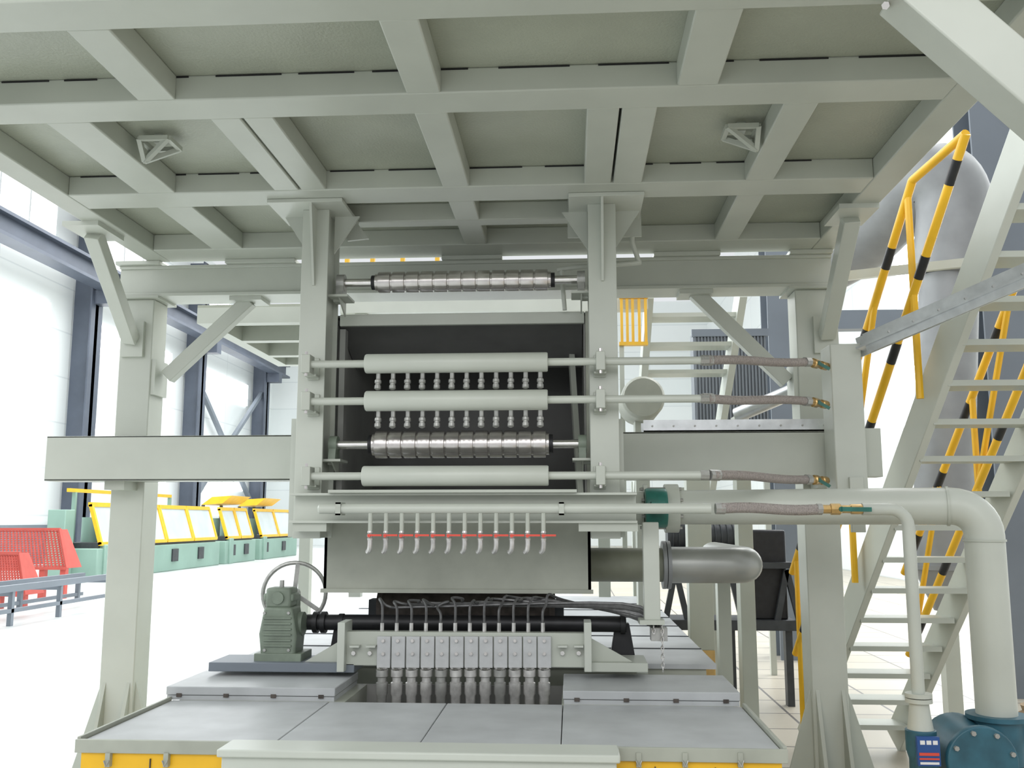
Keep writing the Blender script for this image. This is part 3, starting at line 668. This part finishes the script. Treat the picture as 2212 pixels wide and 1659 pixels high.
# dark drum under hood
c=at(1000,1310,5.5)
t=thing('rotating_drum',(c.x,5.5,c.z),'dark rusty drum beneath the spray hood','drum')
xa=at(812,1310,5.4).x; xb=at(1198,1310,5.4).x
M().lathe((xa,5.5,c.z),(xb,5.5,c.z),[(0,.03),(0,.1),(.03,.1),(.03,.085),(.97,.085),(.97,.1),(1,.1),(1,.03)],24).build('drum_shell',RUST,t)
for xx in (xa-.05,xb): M().box(xx,xx+.05,5.44,5.56,.865,c.z+.04).build('bearing_stand',DARK,t)
# long rear bath
t=thing('long_bath_tank',(-.57,7.5,0),'long grey olive bath tank running away beneath the hood','tank')
M().box(-1.75,.69,5.14,9.6,0,.84).build('body',CREAMD,t)
M().box(-1.80,.74,5.12,9.6,.84,.865).build('lid',COVER,t)
for k in range(6): M().box(-1.80,.74,5.7+k*.6,5.715+k*.6,.865,.87).build('lid_joint',DARK,t)
# ---------------------------------------------------------------- front tank
TZ=.785
TX0=at(166,1605,3.6).x; TX1=at(1700,1618,3.6).x
tk=thing('dipping_tank',(-.57,4.1,0),'wide yellow sided tank in the foreground with a raised rim','tank')
M().box(TX0+.02,TX1-.02,3.6,3.63,0,TZ-.04).build('side_panel',YEL,tk)
M().box(TX0+.02,TX0+.05,3.63,4.91,0,TZ-.04).build('side_panel',YEL,tk); M().box(TX1-.05,TX1-.02,3.63,4.91,0,TZ-.04).build('side_panel',YEL,tk)
M().box(TX0,TX1,3.585,3.6,TZ-.04,TZ+.008).build('rim',CREAMD,tk,.002)
M().box(TX0,TX0+.014,3.6,4.42,TZ-.04,TZ+.015).build('rim',CREAMD,tk,.002); M().box(TX1-.014,TX1,3.6,4.42,TZ-.04,TZ+.015).build('rim',CREAMD,tk,.002)
hxa=at(765,1475,4.6).x; hxb=at(1214,1475,4.6).x
M().box(TX0+.05,TX1-.05,3.63,4.41,0,TZ-.03).build('body',CREAMD,tk)
M().box(TX0+.05,hxa,4.42,4.91,0,TZ).build('body',CREAMD,tk); M().box(hxb,TX1-.05,4.42,4.91,0,TZ).build('body',CREAMD,tk)
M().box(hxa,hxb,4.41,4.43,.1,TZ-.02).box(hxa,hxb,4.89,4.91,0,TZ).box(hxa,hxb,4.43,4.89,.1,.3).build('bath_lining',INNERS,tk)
for pc in (232,358,1380,1480,1600):
    c=at(pc,1642,3.58); la=M().box(c.x-.009,c.x+.009,3.578,3.6,c.z-.025,c.z+.025).build('latch',CREAMD,tk)
    M().tube([(c.x-.01,3.572,c.z+.0),(c.x,3.568,c.z-.02),(c.x+.01,3.572,c.z)],.003,6).build('latch_hook',DSTEEL,la)
for pc in (325,1415,1545): 
    c=at(pc,1650,3.6); M().box(c.x-.002,c.x+.002,3.594,3.6,0,TZ-.06).build('panel_seam',RUST,tk)
xs=[TX0+.016,at(710,1520,4.41).x,at(965,1523,4.41).x,at(1216,1526,4.41).x,TX1-.016]
cl=['leftmost flat grey cover panel on the foreground tank','second flat grey cover panel from the left on the foreground tank','third flat grey cover panel from the left on the foreground tank','rightmost flat grey cover panel on the foreground tank']
for i in range(4):
    o=M().box(xs[i]+.002,xs[i+1]-.002,3.603,4.418,TZ-.028,TZ).build('tank_cover',COVER,None,.003); o['label']=cl[i]; o['category']='cover'; o['group']='flat covers of the foreground tank'
XA0=at(356,1505,4.41).x; XB1=at(1600,1510,4.41).x
for a,b,l in ((XA0,at(722,1505,4.41).x,'raised grey cover box at the left rear of the foreground tank'),(at(1216,1505,4.41).x,XB1,'raised grey cover box at the right rear of the foreground tank')):
    t=thing('cover_box',((a+b)/2,4.65,TZ),l,'cover','raised cover boxes')
    M().box(a,b,4.42,4.9,TZ+.022,.845).build('lid',COVER,t,.004)
    M().box(a+.004,b-.004,4.424,4.896,TZ,TZ+.02).build('skirt',COVER,t)
    for k in range(4):
        xx=a+(b-a)*(.08+.28*k); M().box(xx-.012,xx+.012,4.415,4.42,TZ+.014,TZ+.03).build('hinge',RUST,t)
t=thing('front_cabinet',(-.6,3.5,0),'long cream box standing in front of the foreground tank at the bottom edge','cabinet')
a=at(478,1640,3.44).x;b=at(1332,1640,3.44).x
M().box(a,b,3.44,3.57,0,.775).build('body',CREAML,t,.004)
M().box(a-.012,b+.012,3.42,3.58,.775,.803).build('lid',CREAML,t,.006)
# ---------------------------------------------------------------- right staircase
L0=at(1740,1600,7.2); L0.z=0; L1=at(2235,240,4.4); R0_=at(1935,1600,7.2).x-L0.x
st=thing('staircase',(2.35,6,0),'tall cream open tread staircase with yellow railings at the right','stairs')
DV=L1-L0
def sp(x,u,h=0): return L0+DV*u+Vector((x,0,h))
WD=max(.62,R0_)
for x in (0,WD): M().bar(sp(x,0,.05),sp(x,1.05),.05,.2).build('stringer',CREAML,st,.004)
for i in range(1,18):
    u=i/18; c=sp(.025,u); M().box(c.x,c.x+WD-.05,c.y-.1,c.y+.12,c.z-.02,c.z+.012).build('tread',CREAM,st)
for x,ut,um,posts in ((-.08,.68,.86,(.06,.36,.66)),(WD+.08,.84,.90,(.06,.36,.66,.84))):
    for h,u1 in ((1.12,ut),(.55,um)):
        rl=M().tube([sp(x,.03,h),sp(x,u1,h)],.025,10).build('handrail',YEL,st)
        for k in range(7):
            u=.08+k*.12
            if u+.03<u1: M().tube([sp(x,u,h),sp(x,u+.03,h)],.0265,10).build('black_band',BLACK,rl)
    for u in posts: M().tube([sp(x,u,-.05),sp(x,u,1.12)],.021,8).build('rail_post',YEL,st)
    M().tube([sp(x,ut,1.12),sp(x,um,.55)],.025,10).build('rail_return',YEL,st)
    # zigzag infill between the two rails
    for u in posts[:-1]: M().tube([sp(x,u,.55),sp(x,u+.15,1.12)],.02,8).build('rail_infill',YEL,st)
t=thing('cream_rail',at(1820,600,6.0),'pale cream rail running right from the header beam behind the staircase','rail')
M().bar(at(1795,600,5.85),at(2200,555,6.2),.05,.055).build('rail',CREAML,t)
# cable trays
t=thing('cable_tray',at(1900,730,5.2),'galvanised cable tray sloping up to the right from the manifold','cable tray')
a=at(1862,755,5.1);b=at(2260,585,4.4)
M().bar(a,b,.12,.012).bar(a+Vector((0,-.06,.02)),b+Vector((0,-.06,.02)),.008,.11).bar(a+Vector((0,.06,.02)),b+Vector((0,.06,.02)),.008,.11).build('tray',GALV,t)
for k in range(1,7): 
    p=a.lerp(b,k/7); M().cyl(p+Vector((0,-.07,.03)),p+Vector((0,-.06,.03)),.007,6).build('bolt',DSTEEL,t)
t=thing('cable_tray',at(1600,915,5.45),'galvanised cable tray lying along the top of the right side beam','cable tray')
Y=5.40; a=at(1390,918,Y).x;b=at(1800,918,Y).x; zt_=at(1600,906,Y).z; zb_=at(1600,931,Y).z
M().box(a,b,Y,Y+.006,zb_,zt_).box(a,b,Y+.18,Y+.186,zb_,zt_).box(a,b,Y,Y+.186,zb_,zb_+.006).build('tray',GALV,t)
for k in range(9): M().cyl((a+.05+k*(b-a-.1)/8,Y-.005,zb_+.03),(a+.05+k*(b-a-.1)/8,Y,zb_+.03),.006,6).build('bolt',DSTEEL,t)
t=thing('drain_pipe',at(1600,895,6.3),'pale pipe slanting up to a round flange left of the manifold','pipe')
a=at(1592,897,6.3);b=at(1768,822,5.95)
M().cyl(a,b,.05,16).build('pipe',GALV,t)
d=(b-a).normalized(); M().cyl(b,b+d*.02,.1,20).build('flange',GREEN,t); M().cyl(b+d*.025,b+d*.045,.1,20).build('flange',GREEN,t)
# exhaust duct on the right
t=thing('large_duct',(at(2040,1225,8.2).x,8.2,0),'large grey round duct slanting up and dropping behind the staircase','duct')
pts=[at(1740,590,9.6),at(1850,530,9.2),at(1940,445,8.7),at(2015,385,8.3),at(2060,440,8.2),at(2050,600,8.2),at(2042,900,8.2),at(2040,1225,8.2)]
M().tube(pts[:5]+[pts[5]],.31,28,smooth=7).build('bend',DUCT,t)
M().tube(pts[5:],.24,28).build('drop_section',DUCT,t)
c=at(2040,1225,8.2); M().lathe(c+Vector((0,0,.02)),(c.x,c.y,c.z-.35),[(0,.26),(.1,.26),(.1,.24),(1,.1)],24).build('cone',DUCT,t)
M().box(c.x-.06,c.x+.06,8.14,8.26,0,c.z-.3).build('support_leg',CREAM,t)
# blower/motor background
t=thing('blower_motor',at(1600,1340,8.3),'dark blower and ribbed motor on a steel stand behind the exhaust pipe','blower')
Yb=8.9; c=at(1520,1160,Yb)
g=M().cyl((at(1440,1160,Yb).x,Yb,c.z),(at(1620,1160,Yb).x,Yb,c.z),.12,20)
for k in range(12): 
    x=at(1450+k*13,1160,Yb).x; g.cyl((x,Yb,c.z),(x+.012,Yb,c.z),.135,20)
g.build('motor',DARK,t)
M().px(1625,1145,1700,1340,Yb-.15,.4).px(1600,1170,1630,1240,Yb-.1,.2).build('gear_case',BLACK,t,.02)
M().px(1425,1340,1722,1362,Yb-.25,.5).build('stand_base',DARK,t); M().px(1450,1215,1720,1228,Yb-.25,.5).build('stand_top',DARK,t)
zf=at(1500,1228,Yb).z; zg_=at(1500,1340,Yb).z
for pc in (1455,1570,1690):
    x=at(pc,1280,Yb).x; M().bar((x-.1,Yb-.2,zg_),(x,Yb-.2,zf),.05,.05).bar((x+.1,Yb-.2,zg_),(x,Yb-.2,zf),.05,.05).box(x-.03,x+.03,Yb-.2,Yb-.1,0,zg_).build('stand_leg',DARK,t)
M().cyl((c.x,Yb,c.z-.12),(c.x,Yb,zf),.05).build('saddle',DARK,t)
# sack
g=M().lathe((2.95,6.6,0),(2.95,6.6,.42),[(0,.16),(.05,.2),(.3,.22),(.6,.18),(.85,.09),(.92,.05),(1,.08)],16)
for v in g.v: v.x+=.03*math.sin(v.z*25+v.y*9); v.y+=.03*math.cos(v.z*21+v.x*7)
o=g.build('sack',SACK); o['label']='brown sack slumped on the floor left of the wide cream pipe'; o['category']='sack'
# ---------------------------------------------------------------- light
w=bpy.data.worlds.new('world'); S.world=w; w.use_nodes=True
bg=w.node_tree.nodes['Background']; bg.inputs['Color'].default_value=(.94,.97,1,1); bg.inputs['Strength'].default_value=.84
def area(name,loc,rot,sx,sy,e,col=(1,1,1)):
    l=bpy.data.lights.new(name,'AREA'); l.shape='RECTANGLE'; l.size=sx; l.size_y=sy; l.energy=e; l.color=col
    o=bpy.data.objects.new(name,l); COL.objects.link(o); o.location=loc; o.rotation_euler=rot; return o
area('aisle_fill_light',(-11,30,13),(0,0,0),14,50,7500,(.95,.98,1))  # added area light, blows out the aisle floor and left wall
area('left_window_light',(-9,6,5),(0,math.radians(-75),0),4,8,260,(.93,.97,1))
area('right_roof_light',(6,16,11),(0,0,0),5,16,1800)
area('front_fill_light',(-1,-4,5.5),(math.radians(72),0,0),9,4,330)  # fill added behind the camera to brighten the front faces
